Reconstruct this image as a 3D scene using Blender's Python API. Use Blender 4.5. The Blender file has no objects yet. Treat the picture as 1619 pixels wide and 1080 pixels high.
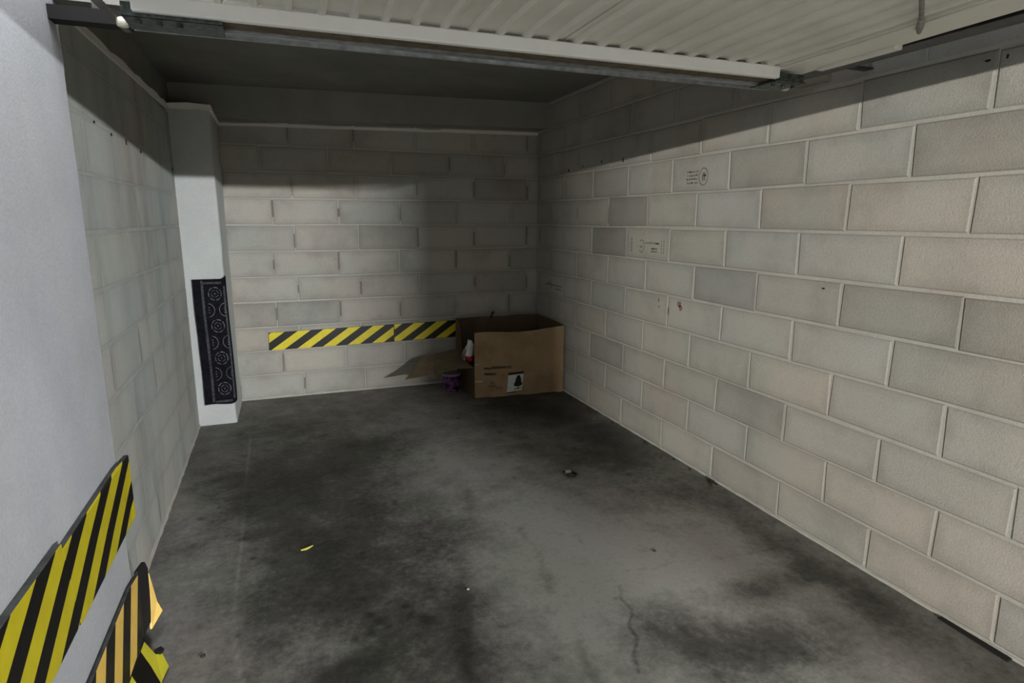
import bpy, bmesh, math, random
import numpy as np
from mathutils import Vector, Matrix

# ------------------------------------------------------------------ camera, light, exposure
C = bpy.context.scene.collection
S = bpy.context.scene
S.view_settings.view_transform = 'Standard'
S.view_settings.look = 'None'
S.view_settings.gamma = 1
S.view_settings.use_curve_mapping = False
S.view_settings.exposure = 0.0

yaw, pitch, roll = math.radians(20.717), math.radians(11.299), math.radians(0.148)
F = Vector((math.sin(yaw)*math.cos(pitch), math.cos(yaw)*math.cos(pitch), -math.sin(pitch)))
Rv = Vector((math.cos(yaw), -math.sin(yaw), 0)); U = Rv.cross(F)
R2 = Rv*math.cos(roll) + U*math.sin(roll); U2 = -Rv*math.sin(roll) + U*math.cos(roll)
cam = bpy.data.cameras.new('camera'); camo = bpy.data.objects.new('camera', cam); C.objects.link(camo)
cam.sensor_width = 36; cam.lens = 968.8/1619*36; cam.clip_start = 0.02
M3 = Matrix((R2, U2, -F)).transposed()
camo.matrix_world = Matrix.Translation((0, 0, 1.4558)) @ M3.to_4x4()
S.camera = camo

w = bpy.data.worlds.new('world'); S.world = w; w.use_nodes = True
w.node_tree.nodes['Background'].inputs[0].default_value = (0.80, 0.86, 1.0, 1)
w.node_tree.nodes['Background'].inputs[1].default_value = 0.04

def area(name, loc, target, sx, sy, power, color):
    l = bpy.data.lights.new(name, 'AREA'); l.shape = 'RECTANGLE'; l.size = sx; l.size_y = sy
    l.energy = power; l.color = color
    o = bpy.data.objects.new(name, l); C.objects.link(o); o.location = loc
    o.rotation_euler = (Vector(target)-Vector(loc)).to_track_quat('-Z', 'Y').to_euler()
    return o
# fluorescent tubes of the parking aisle behind the camera
area('aisle_tube_left', (-3.2, -9.0, 2.34), (1.6, 4.0, 1.0), 0.7, 0.03, 1600, (1.0, 0.972, 0.915))
area('aisle_tube_right', (3.6, -6.5, 2.36), (-0.5, 3.5, 1.0), 0.9, 0.035, 980, (0.96, 0.985, 1.0))
# added fill lamp outside the opening: bounce off the threshold brightens the door
area('door_bounce_fill', (0.25, -0.66, 2.56), (0.25, -0.66, 0), 1.3, 0.08, 45, (0.97, 0.98, 1.0))
# added fill lamp in the door gap, brightens the top of the left pier
area('pier_fill', (-0.41, 1.12, 2.36), (-0.41, 1.12, 0), 0.04, 1.85, 16.0, (0.92, 0.95, 1.0))

# ------------------------------------------------------------------ materials
def mat(name, col, rough=0.8, spec=0.3, metal=0.0):
    m = bpy.data.materials.new(name); m.use_nodes = True
    b = m.node_tree.nodes['Principled BSDF']
    b.inputs['Base Color'].default_value = (*col, 1); b.inputs['Roughness'].default_value = rough
    b.inputs['Specular IOR Level'].default_value = spec; b.inputs['Metallic'].default_value = metal
    return m
class NT:
    def __init__(s, m): s.t = m.node_tree; s.n = s.t.nodes; s.b = s.n['Principled BSDF']
    def new(s, k, **kw):
        n = s.n.new(k)
        for a, v in kw.items(): setattr(n, a, v)
        return n
    def link(s, a, b): s.t.links.new(a, b)
    def pos(s):
        return s.new('ShaderNodeNewGeometry').outputs['Position']
    def mapping(s, vec, scale=(1, 1, 1), rot=(0, 0, 0)):
        n = s.new('ShaderNodeMapping'); n.inputs['Scale'].default_value = scale; n.inputs['Rotation'].default_value = rot
        s.link(vec, n.inputs['Vector']); return n.outputs[0]
    def noise(s, vec, scale, detail=4, rough=0.55):
        n = s.new('ShaderNodeTexNoise'); n.inputs['Scale'].default_value = scale
        n.inputs['Detail'].default_value = detail; n.inputs['Roughness'].default_value = rough
        s.link(vec, n.inputs['Vector']); return n.outputs['Fac']
    def ramp(s, fac, stops):
        n = s.new('ShaderNodeValToRGB'); e = n.color_ramp.elements
        while len(e) < len(stops): e.new(0.5)
        for i, (p, c) in enumerate(stops):
            e[i].position = p; e[i].color = (*c, 1) if not isinstance(c, float) else (c, c, c, 1)
        s.link(fac, n.inputs[0]); return n.outputs[0]
    def mix(s, fac, a, b, mode='MIX'):
        n = s.new('ShaderNodeMix', data_type='RGBA', blend_type=mode)
        for i, v in ((0, fac), (6, a), (7, b)):
            if hasattr(v, 'is_output'): s.link(v, n.inputs[i])
            elif i == 0: n.inputs[0].default_value = v
            else: n.inputs[i].default_value = (*v, 1)
        return n.outputs[2]
    def math(s, op, a, b=0.0, c=0.0):
        n = s.new('ShaderNodeMath', operation=op)
        for i, v in enumerate((a, b, c)):
            if hasattr(v, 'is_output'): s.link(v, n.inputs[i])
            else: n.inputs[i].default_value = v
        return n.outputs[0]
    def bump(s, h, strength=0.3, dist=0.01):
        n = s.new('ShaderNodeBump'); n.inputs['Strength'].default_value = strength; n.inputs['Distance'].default_value = dist
        s.link(h, n.inputs['Height']); s.link(n.outputs[0], s.b.inputs['Normal'])

def concrete(name, col, var=0.12, scale=2.5, rough=0.92, grain=0.5, streak=None, hue=((1.02, .99, .98), (.97, 1.0, .98))):
    m = mat(name, col, rough, 0.15); t = NT(m); p = t.pos()
    q = t.mapping(p, streak) if streak else p
    big = t.noise(q, scale, 5, 0.6)
    f = t.ramp(big, [(0.3, 1-var), (0.7, 1+0.0*var)])
    c = t.mix(1.0, col, f, 'MULTIPLY')
    h = t.noise(p, scale*0.6+.7, 2)
    c = t.mix(1.0, c, t.ramp(h, [(0.38, hue[0]), (0.62, hue[1])]), 'MULTIPLY')
    g = t.noise(p, 130, 3, 0.7)
    c = t.mix(1.0, c, t.ramp(g, [(0.3, 0.86), (0.7, 1.0)]), 'MULTIPLY')
    t.link(c, t.b.inputs['Base Color']); t.bump(g, grain, 0.003)
    return m

def block_mat(name, col, edge=0.12, blotch=0.1, smear=None):
    m = mat(name, col, 0.93, 0.12); t = NT(m); p = t.pos()
    a = t.new('ShaderNodeAttribute', attribute_name='tint').outputs['Color']
    c = t.mix(1.0, col, a, 'MULTIPLY')
    q = t.mapping(p, smear) if smear else p
    b = t.noise(q, 3.1, 5, 0.62)
    c = t.mix(1.0, c, t.ramp(b, [(0.32, 1-blotch*1.6), (0.5, 1-blotch*0.4), (0.7, 1.0)]), 'MULTIPLY')
    h = t.noise(p, 1.3, 2)
    c = t.mix(1.0, c, t.ramp(h, [(0.4, (1.03, .985, .96)), (0.6, (.975, 1.0, .985))]), 'MULTIPLY')
    uv = t.new('ShaderNodeUVMap', uv_map='UVMap').outputs[0]
    sx = t.new('ShaderNodeSeparateXYZ'); t.link(uv, sx.inputs[0])
    # darker rim of every block, metres from its edge stored in u and v
    d = t.math('MINIMUM', sx.outputs[0], sx.outputs[1])
    d = t.math('ADD', d, t.math('MULTIPLY', t.math('SUBTRACT', b, 0.5), 0.05))
    c = t.mix(1.0, c, t.ramp(t.math('MULTIPLY', d, 25.0), [(0.0, 1-edge), (1.0, 1.0)]), 'MULTIPLY')
    g = t.noise(p, 150, 3, 0.7)
    c = t.mix(1.0, c, t.ramp(g, [(0.3, 0.84), (0.7, 1.0)]), 'MULTIPLY')
    t.link(c, t.b.inputs['Base Color']); t.bump(g, 0.6, 0.003)
    return m

def stripe_mat(name, pitch, lean, yellow, black, phase=0.0, rough=0.45, duty=0.5):
    m = mat(name, yellow, rough, 0.4); t = NT(m)
    uv = t.new('ShaderNodeUVMap', uv_map='UVMap').outputs[0]
    sx = t.new('ShaderNodeSeparateXYZ'); t.link(uv, sx.inputs[0])
    v = t.math('SUBTRACT', sx.outputs[0], t.math('MULTIPLY', sx.outputs[1], lean))
    v = t.math('ADD', v, phase+10*pitch)
    v = t.math('FRACT', t.math('DIVIDE', v, pitch))
    k = t.math('GREATER_THAN', v, duty)
    n = t.noise(t.pos(), 14, 4)
    y = t.mix(1.0, yellow, t.ramp(n, [(0.35, 0.88), (0.65, 1.0)]), 'MULTIPLY')
    c = t.mix(k, y, black)
    t.link(c, t.b.inputs['Base Color'])
    return m

def noisy(name, col, col2, scale, rough=0.6, spec=0.3, metal=0.0, lo=0.4, hi=0.6, bump=0.0, stretch=None):
    m = mat(name, col, rough, spec, metal); t = NT(m); p = t.pos()
    if stretch: p = t.mapping(p, stretch)
    n = t.noise(p, scale, 5, 0.6)
    t.link(t.ramp(n, [(lo, col), (hi, col2)]), t.b.inputs['Base Color'])
    if bump: t.bump(n, bump, 0.004)
    return m

M = {}
M['right'] = block_mat('block_right', (0.47, 0.46, 0.42), 0.13, 0.10)
M['back'] = block_mat('block_back', (0.50, 0.48, 0.43), 0.12, 0.12)
M['left'] = block_mat('block_left', (0.50, 0.51, 0.48), 0.05, 0.18, (1, 1.2, 0.35))
M['mortar'] = concrete('mortar', (0.50, 0.48, 0.435), 0.15, 6)
M['bead'] = concrete('pale_mortar', (0.92, 0.90, 0.84), 0.05, 6)
M['mortar_back'] = concrete('mortar_back', (0.50, 0.48, 0.435), 0.15, 6)
M['mortar_left'] = concrete('mortar_left', (0.455, 0.464, 0.436), 0.18, 5, streak=(1, 1.2, .35))
M['plaster'] = concrete('white_plaster', (0.50, 0.508, 0.525), 0.18, 2.2, grain=0.25, hue=((1.0, .99, .98), (.98, .99, 1.02)))
M['pilaster'] = concrete('pilaster_plaster', (0.56, 0.575, 0.57), 0.12, 4.0, grain=0.35)
M['slab'] = concrete('slab_concrete', (0.26, 0.255, 0.23), 0.2, 3.0)
M['beam'] = concrete('beam_concrete', (0.34, 0.33, 0.295), 0.2, 3.0)
M['door_paint'] = noisy('door_paint', (0.72, 0.705, 0.63), (0.78, 0.765, 0.69), 5, 0.45, 0.4)
M['white_paint'] = noisy('white_rail_paint', (0.88, 0.88, 0.85), (0.92, 0.92, 0.89), 9, 0.4, 0.4)
M['galv'] = noisy('galvanised_steel', (0.30, 0.32, 0.33), (0.50, 0.52, 0.53), 30, 0.38, 0.5, 0.7, 0.35, 0.65)
M['wood'] = noisy('brown_filler', (0.10, 0.08, 0.05), (0.15, 0.12, 0.08), 30, 0.8)
M['dark_steel'] = noisy('dark_steel', (0.045, 0.043, 0.045), (0.075, 0.07, 0.068), 20, 0.5, 0.4, 0.3)
M['green_steel'] = noisy('greenish_bracket', (0.03, 0.045, 0.038), (0.10, 0.12, 0.11), 60, 0.45, 0.5, 0.5)
M['nylon'] = noisy('cream_nylon', (0.62, 0.58, 0.46), (0.72, 0.68, 0.55), 60, 0.4, 0.5)
M['arm'] = noisy('dull_steel_arm', (0.10, 0.095, 0.085), (0.16, 0.15, 0.135), 40, 0.6, 0.4, 0.2)
M['crossbar'] = mat('black_crossbar', (0.012, 0.011, 0.011), 0.7, 0.2)
M['cord'] = noisy('grey_strap', (0.22, 0.22, 0.19), (0.32, 0.31, 0.28), 60, 0.8)
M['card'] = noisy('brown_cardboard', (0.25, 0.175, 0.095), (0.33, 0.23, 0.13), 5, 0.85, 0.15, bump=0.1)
M['card_shaded'] = noisy('shaded_cardboard', (0.085, 0.06, 0.038), (0.12, 0.083, 0.052), 5, 0.9, 0.1)  # cardboard colour darkened: shade in the box is painted in
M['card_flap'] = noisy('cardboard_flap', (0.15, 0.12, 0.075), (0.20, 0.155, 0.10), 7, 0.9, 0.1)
M['print'] = mat('dark_print', (0.03, 0.02, 0.012), 0.8)
M['label'] = noisy('white_label', (0.55, 0.56, 0.50), (0.64, 0.65, 0.60), 40, 0.5)
M['silhouette'] = mat('black_print', (0.012, 0.012, 0.014), 0.6)
M['scuff'] = mat('pale_scuff', (0.50, 0.43, 0.33), 0.9)
M['ink'] = mat('stamp_ink', (0.20, 0.185, 0.155), 0.9, 0.1)
M['ink_red'] = mat('stamp_ink_red', (0.26, 0.15, 0.16), 0.9, 0.1)
M['bag_white'] = noisy('bag_white', (0.62, 0.60, 0.58), (0.80, 0.79, 0.78), 25, 0.35, 0.5)
M['bag_red'] = noisy('bag_red', (0.50, 0.03, 0.03), (0.62, 0.05, 0.05), 25, 0.35, 0.5)
M['bag_grey'] = noisy('bag_grey', (0.10, 0.08, 0.12), (0.22, 0.20, 0.24), 25, 0.35, 0.5)
M['purple'] = noisy('purple_foil', (0.05, 0.015, 0.07), (0.30, 0.13, 0.32), 22, 0.25, 0.6, 0.2, 0.45, 0.68)
M['purple_lid'] = noisy('pale_rim', (0.30, 0.22, 0.30), (0.36, 0.28, 0.36), 30, 0.35, 0.5)
M['mat_black'] = noisy('mat_black', (0.003, 0.003, 0.006), (0.007, 0.007, 0.011), 40, 0.7, 0.08)
M['mat_edge'] = noisy('mat_speckled_border', (0.006, 0.006, 0.010), (0.07, 0.07, 0.08), 90, 0.55, 0.4, lo=0.42, hi=0.72)
M['mat_motif'] = noisy('mat_motif', (0.02, 0.02, 0.03), (0.12, 0.118, 0.14), 30, 0.5, 0.4, lo=0.35, hi=0.65)
M['rubber'] = noisy('grey_foam_edge', (0.035, 0.036, 0.036), (0.060, 0.060, 0.058), 30, 0.7)
M['rubber_black'] = mat('black_rubber', (0.014, 0.013, 0.012), 0.7)
YEL = (0.66, 0.53, 0.02); BLK = (0.006, 0.005, 0.004)
M['haz_back'] = stripe_mat('hazard_back', 0.200, 1.45, (0.80, 0.66, 0.02), BLK, 0.0)
M['haz_up'] = stripe_mat('hazard_upper_left', 0.262, 2.0, (0.56, 0.47, 0.015), BLK, 0.0, duty=0.52)
M['haz_low'] = stripe_mat('hazard_lower_left', 0.205, 0.62, (0.86, 0.56, 0.12), BLK, 0.0, duty=0.50)
M['haz_foot'] = stripe_mat('hazard_foot', 0.24, 1.2, (0.50, 0.45, 0.03), BLK, 0.05)
M['haz_yellow'] = noisy('plain_yellow', (0.80, 0.52, 0.13), (0.88, 0.60, 0.16), 12, 0.5)
M['litter_y'] = mat('yellow_litter', (0.62, 0.56, 0.12), 0.7)
M['litter_w'] = mat('pale_litter', (0.55, 0.54, 0.45), 0.7)
M['grit'] = noisy('dark_grit', (0.02, 0.018, 0.015), (0.06, 0.055, 0.045), 60, 0.9)
M['hole'] = mat('gap_dark', (0.035, 0.03, 0.02), 0.95, 0.05)

# ------------------------------------------------------------------ helpers
def tag(o, label=None, cat=None, group=None, kind=None):
    if label: o['label'] = label
    if cat: o['category'] = cat
    if group: o['group'] = group
    if kind: o['kind'] = kind
    return o
def empty(name, loc, label=None, cat=None, group=None, kind=None):
    o = bpy.data.objects.new(name, None); C.objects.link(o); o.location = loc; o.empty_display_size = 0.1
    return tag(o, label, cat, group, kind)
def link(name, bm, mats, parent=None, bevel=0.0, smooth=False, kind=None):
    me = bpy.data.meshes.new(name)
    bmesh.ops.recalc_face_normals(bm, faces=bm.faces[:])
    bm.to_mesh(me); bm.free()
    for m in (mats if isinstance(mats, (list, tuple)) else [mats]): me.materials.append(m)
    o = bpy.data.objects.new(name, me); C.objects.link(o)
    if parent:
        o.parent = parent; o.matrix_parent_inverse = Matrix.Translation(-parent.location)
        # parents are only ever translated (or parts at the origin), so world coordinates are kept
        if parent.parent: o.matrix_parent_inverse = Matrix.Identity(4) if parent.location.length < 1e-9 else o.matrix_parent_inverse
    if bevel:
        b = o.modifiers.new('bevel', 'BEVEL'); b.width = bevel; b.segments = 2; b.limit_method = 'ANGLE'
    if smooth:
        for p in me.polygons: p.use_smooth = True
    if kind: o['kind'] = kind
    return o
def box(bm, x0, x1, y0, y1, z0, z1, mi=0):
    vs = [bm.verts.new(p) for p in ((x0,y0,z0),(x1,y0,z0),(x1,y1,z0),(x0,y1,z0),(x0,y0,z1),(x1,y0,z1),(x1,y1,z1),(x0,y1,z1))]
    for f in ((0,3,2,1),(4,5,6,7),(0,1,5,4),(1,2,6,5),(2,3,7,6),(3,0,4,7)):
        bm.faces.new([vs[i] for i in f]).material_index = mi
    return vs
def prism(bm, pts, off, mi=0):
    """closed polygon pts (3-D) extruded by vector off"""
    off = Vector(off); a = [bm.verts.new(p) for p in pts]; b = [bm.verts.new(Vector(p)+off) for p in pts]; n = len(pts)
    bm.faces.new(a).material_index = mi; bm.faces.new(b[::-1]).material_index = mi
    for i in range(n): bm.faces.new((a[i], b[i], b[(i+1) % n], a[(i+1) % n])).material_index = mi
def tube(bm, pts, r, seg=8, mi=0):
    rings = []
    pts = [Vector(p) for p in pts]
    for i, p in enumerate(pts):
        d = (pts[min(i+1, len(pts)-1)]-pts[max(i-1, 0)]).normalized()
        a = d.orthogonal().normalized() if i == 0 else (rings_a - d*rings_a.dot(d)).normalized()
        rings_a = a; b = d.cross(a)
        rr = r[i] if isinstance(r, (list, tuple)) else r
        rings.append([bm.verts.new(p+a*rr*math.cos(t)+b*rr*math.sin(t)) for t in [2*math.pi*k/seg for k in range(seg)]])
    for A, B in zip(rings, rings[1:]):
        for k in range(seg): bm.faces.new((A[k], A[(k+1) % seg], B[(k+1) % seg], B[k])).material_index = mi
    bm.faces.new(rings[0][::-1]).material_index = mi; bm.faces.new(rings[-1]).material_index = mi
def struct(name, bm, m, **k):
    return link(name, bm, m, kind='structure', **k)

RX, LX, BY = 2.235, -0.61, 5.26
CZ = lambda x: 2.392+0.0165*x        # ceiling height across the box
FRONT = -0.30                        # plane of the opening

# ------------------------------------------------------------------ block walls
COURSES = [(0.015,.194),(.205,.392),(.403,.588),(.600,.793),(.804,.992),(1.003,1.194),(1.205,1.398),(1.412,1.603),(1.613,1.803),(1.814,2.000),(2.012,2.198),(2.210,2.40)]
def block_wall(name, P, nrm, u0, u1, ztop, offs, mats, seed, special=None, tvar=0.10, relief=0.0035, vj=0.007, back=0.12, gap=(0,), warm=0.022, hidden=None, zt=None):
    """P(u, z) -> point of the wall plane; nrm points into the room"""
    rnd = random.Random(seed); nrm = Vector(nrm)
    bm = bmesh.new(); col = bm.loops.layers.float_color.new('tint'); uvl = bm.loops.layers.uv.new('UVMap')
    def face(vs, tint, mi, uv=None):
        f = bm.faces.new(vs); f.material_index = mi
        for i, l in enumerate(f.loops):
            l[col] = (*tint, 1); l[uvl].uv = uv[i] if uv else (0.2, 0.2)
    def top(u): return ztop(u) if callable(ztop) else ztop
    # solid body behind the face
    pts = [(u0, 0), (u1, 0), (u1, top(u1)), (u0, top(u0))]
    A = [bm.verts.new(P(*q)) for q in pts]; B = [bm.verts.new(P(*q)-nrm*back) for q in pts]
    face(A, (1, 1, 1), 1); face(B[::-1], (1, 1, 1), 1)
    for i in range(4): face((A[i], B[i], B[(i+1) % 4], A[(i+1) % 4]), (1, 1, 1), 1)
    for k, (z0, z1) in enumerate(COURSES):
        if z0 > max(top(u0), top(u1))-0.03: break
        u = offs[k]-0.5*math.ceil((offs[k]-u0)/0.5)
        while u < u1:
            a = max(u+vj/2, u0); b = min(u+0.5-vj/2, u1); c = min(z1, min(top(a), top(b)))
            if b-a > 0.03 and c-z0 > 0.02:
                t = 1-tvar*rnd.random()*rnd.random()*1.6; wv = rnd.uniform(-warm, warm)
                if special:
                    for (su, sz, st) in special:
                        if a < su < b and z0 < sz < z1: t = st
                tint = (t*(1+wv), t, t*(1-wv))
                j = lambda s=0.0042: rnd.uniform(-s, s)
                o = [(a+j(), z0+j()), (b+j(), z0+j()), (b+j(), c+j()), (a+j(), c+j())]
                e = 0.006
                ii = [(o[0][0]+e, o[0][1]+e), (o[1][0]-e, o[1][1]+e), (o[2][0]-e, o[2][1]-e), (o[3][0]+e, o[3][1]-e)]
                VO = [bm.verts.new(P(*q)+nrm*0.0003) for q in o]; VI = [bm.verts.new(P(*q)+nrm*relief) for q in ii]
                # inner face cut in a 3x3 grid so that the distance-to-edge UV works
                W, H = ii[1][0]-ii[0][0], ii[2][1]-ii[1][1]; m = min(0.045, W*0.3, H*0.3)
                us = [0, m, W-m, W]; vs_ = [0, m, H-m, H]; g = {}
                for x in range(4):
                    for y in range(4):
                        fx, fy = us[x]/W, vs_[y]/H
                        q = (Vector(ii[0])*(1-fx)+Vector(ii[1])*fx)*(1-fy)+(Vector(ii[3])*(1-fx)+Vector(ii[2])*fx)*fy
                        corner = (x in (0, 3)) and (y in (0, 3))
                        g[x, y] = VI[{(0, 0): 0, (3, 0): 1, (3, 3): 2, (0, 3): 3}[x, y]] if corner else bm.verts.new(P(q[0], q[1])+nrm*relief)
                dd = [0, m, m, 0]
                for x in range(3):
                    for y in range(3):
                        face((g[x, y], g[x+1, y], g[x+1, y+1], g[x, y+1]), tint, 0,
                             [(dd[x], dd[y]), (dd[x+1], dd[y]), (dd[x+1], dd[y+1]), (dd[x], dd[y+1])])
                rim = ([g[x, 0] for x in range(4)], [g[3, y] for y in range(4)], [g[x, 3] for x in (3, 2, 1, 0)], [g[0, y] for y in (3, 2, 1, 0)])
                for i in range(4): face([VO[i], VO[(i+1) % 4]]+rim[i][::-1], tuple(v*0.92 for v in tint), 0, [(0, 0)]*6)
                if rnd.random() < gap[0]:
                    q0 = b+vj/2; h0 = z0+0.01+rnd.random()*0.05; h1 = c-rnd.random()*0.08
                    if q0 < u1-0.02 and h1 > h0+0.03:
                        wd = rnd.uniform(gap[1], gap[2])
                        face([bm.verts.new(P(q0+s*wd+rnd.uniform(-.002, .002), z)+nrm*(relief+0.0005)) for s, z in ((-1, h0), (1, h0), (1, h1), (-1, h1))], gap[3], 0)
            u += 0.5
    bmesh.ops.recalc_face_normals(bm, faces=bm.faces[:])
    me = bpy.data.meshes.new(name); bm.to_mesh(me); bm.free()
    for m_ in mats: me.materials.append(m_)
    ob = bpy.data.objects.new(name, me); C.objects.link(ob); ob['kind'] = 'structure'
    return ob

dark_r = [(3.66,1.5,.74),(3.9,1.3,.72),(2.66,1.1,.80),(2.42,1.71,.82),(1.47,1.705,.80),(1.645,1.09,.80),(1.31,1.1,.76),
          (2.18,1.52,.88),(2.4,.52,.84),(1.36,1.49,.93),(1.97,1.13,.93),(1.31,.84,.86),(3.4,1.5,1.0),(2.7,1.5,1.02),(2.2,.7,1.02),
          (1.9,1.3,.98),(3.2,1.1,1.0),(3.6,.5,.93),(4.3,.9,.95),(1.7,.3,1.0),(1.9,.08,.93),(1.5,.5,.92),(3.0,.88,1.04),(2.9,.08,1.03)]
offR = [.175,.42,.18,.44,.18,.435,.19,.45,.195,.44,.19,.44]
block_wall('wall_right', lambda u, z: Vector((RX, u, z)), (-1, 0, 0), FRONT-0.1, BY+0.12, lambda u: CZ(RX)+0.02, offR,
           [M['right'], M['mortar']], 7, dark_r, tvar=0.13, gap=(0.05, .002, .004, (.3,.28,.24)))
offB = [.135,.48,.12,.455,.13,.46,.127,.48,.13,.415,.125,.47]
dark_b = [(1.3,1.9,.80),(.66,1.9,.88),(2.1,.9,.82),(-.1,1.5,1.03),(.2,1.5,.96),(.2,.1,.92),(.8,1.1,1.0),(1.6,.9,.9)]
block_wall('wall_back', lambda u, z: Vector((u, BY, z)), (0, -1, 0), LX-0.1, RX, lambda u: 2.185+.02*u, offB,
           [M['back'], M['mortar_back']], 11, dark_b, tvar=0.14, gap=(0.7, .002, .009, (.5,.48,.44)), vj=0.010)
offL = [.12,.37]*6
block_wall('wall_left', lambda u, z: Vector((LX, u, z)), (1, 0, 0), 1.9, BY, 2.125, offL,
           [M['left'], M['mortar_left']], 5, None, tvar=0.08, relief=0.0015, gap=(0.55, .008, .022, (.93,.935,.93)), vj=0.010)

# upper concrete beam over the left wall, slightly set back, and its mortar ledge
bm = bmesh.new(); box(bm, LX-0.2, LX-0.035, FRONT, BY+.1, 2.115, 2.46); struct('trim_1', bm, M['slab'])
# downstand beam over the back wall (its bottom is 20 cm proud of the blocks)
bm = bmesh.new()
for xa, xb in ((LX-0.1, RX),):
    vs = [bm.verts.new(p) for p in ((xa, 5.06, 2.165+.02*xa+.01), (xb, 5.06, 2.165+.02*xb+.01), (xb, BY+.15, 2.165+.02*xb+.01), (xa, BY+.15, 2.165+.02*xa+.01),
                                    (xa, 5.06, 2.5), (xb, 5.06, 2.5), (xb, BY+.15, 2.5), (xa, BY+.15, 2.5))]
    for f in ((0,3,2,1),(4,5,6,7),(0,1,5,4),(1,2,6,5),(2,3,7,6),(3,0,4,7)): bm.faces.new([vs[i] for i in f])
struct('trim_2', bm, M['beam'])
# pale mortar bead that caps the left wall, the pilaster and the back wall
bm = bmesh.new()
rnd = random.Random(3)
def bead(a, b, n, out, h=0.038, d=0.012):
    a, b, out = Vector(a), Vector(b), Vector(out); N = max(2, int((b-a).length/0.12)); prev = None
    for i in range(N+1):
        c = a.lerp(b, i/N)+Vector((0, 0, rnd.uniform(-.002, .002))); hh = h*rnd.uniform(.8, 1.15)
        ring = [bm.verts.new(c-out*0.01), bm.verts.new(c+out*d*rnd.uniform(.8, 1.1)), bm.verts.new(c+out*0.002+Vector((0, 0, hh))), bm.verts.new(c-out*0.02+Vector((0, 0, hh)))]
        if prev:
            for k in range(4): bm.faces.new((prev[k], prev[(k+1) % 4], ring[(k+1) % 4], ring[k]))
        else: bm.faces.new(ring)
        prev = ring
    bm.faces.new(prev[::-1])
bead((LX, 2.2, 2.095), (LX, 4.69, 2.145), 0, (1, 0, 0))
bead((LX-.02, 4.69, 2.150), (-0.357, 4.69, 2.150), 0, (0, -1, 0))
bead((-0.357, 4.685, 2.148), (-0.357, BY, 2.14), 0, (1, 0, 0))
bead((-0.36, BY, 2.135), (2.235, BY, 2.185), 0, (0, -1, 0), 0.030, 0.010)
struct('trim_3', bm, M['bead'])
# plastered pilaster in the back left corner
bm = bmesh.new()
ring0 = [(LX-.02, 4.69), (-0.385, 4.69), (-0.372, 4.694), (-0.365, 4.705), (-0.362, BY+.02), (LX-.02, BY+.02)]
NZ = 24; rr = random.Random(9); rows_ = []
for k in range(NZ+1):
    z = 2.150*k/NZ; flare = 0.005*math.exp(-z/0.05)
    rows_.append([bm.verts.new((x+(rr.uniform(-.002, .002)+flare if 0 < i < 5 else 0), y-(flare if i < 4 else 0)+(rr.uniform(-.0015, .0015) if i in (1, 2, 3) else 0), z)) for i, (x, y) in enumerate(ring0)])
for A, B in zip(rows_, rows_[1:]):
    for i in range(6): bm.faces.new((A[i], A[(i+1) % 6], B[(i+1) % 6], B[i]))
bm.faces.new(rows_[0][::-1]); bm.faces.new(rows_[-1]); struct('trim_4', bm, M['pilaster'], smooth=False)
# near rendered pier on the left, where the camera stands
bm = bmesh.new(); rr = random.Random(4); rows_ = []
NZ = 60
for k in range(NZ+1):
    z = 2.46*k/NZ; j = rr.uniform(-.003, .003)
    prof = [(-0.75, FRONT-.5), (-0.52, FRONT-.5), (-0.52, 1.0), (-0.52, 2.125), (-0.523+j*.4, 2.142+j), (-0.535, 2.153+j), (-0.75, 2.16)]
    rows_.append([bm.verts.new((x, y, z)) for x, y in prof])
for A, B in zip(rows_, rows_[1:]):
    for i in range(7): bm.faces.new((A[i], A[(i+1) % 7], B[(i+1) % 7], B[i]))
bm.faces.new(rows_[0][::-1]); bm.faces.new(rows_[-1]); struct('wall_front_left', bm, M['plaster'])

# ceiling slab of the box, added light-blocking lintel, right jamb, aisle beyond
bm = bmesh.new()
vs = [bm.verts.new(p) for x in (LX-.3, RX+.1) for p in ((x, FRONT-.1, CZ(x)), (x, BY+.2, CZ(x)), (x, BY+.2, CZ(x)+.2), (x, FRONT-.1, CZ(x)+.2))]
for f in ((0,1,2,3),(7,6,5,4),(0,4,5,1),(1,5,6,2),(2,6,7,3),(3,7,4,0)): bm.faces.new([vs[i] for i in f])
struct('ceiling', bm, M['slab'])
bm = bmesh.new(); box(bm, -.20, RX+.3, FRONT-.22, FRONT-.02, 2.06, 2.7); struct('wall_lintel_blocker', bm, M['slab'])  # unseen lintel, added to keep lamp light from passing over the door
bm = bmesh.new(); box(bm, LX-.1, RX+.05, 2.10, 2.26, 2.030, 2.46); struct('trim_6', bm, M['beam'])
bm = bmesh.new(); box(bm, 2.20, RX+.3, FRONT-.40, FRONT-.16, 0, 2.7); struct('wall_front_right', bm, M['plaster'])
bm = bmesh.new(); box(bm, -0.77, -0.20, -1.75, -1.45, 0, 2.7); struct('wall_shadow_caster', bm, M['plaster'])  # unseen block added to cast the shadow in the back right corner
bm = bmesh.new(); box(bm, -7, 8, -11.2, -0.5, 2.62, 2.8); struct('ceiling_aisle', bm, M['plaster'])
bm = bmesh.new(); box(bm, -7, 8, -11.3, -11.1, 0, 2.8); struct('wall_aisle', bm, M['plaster'])

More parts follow.
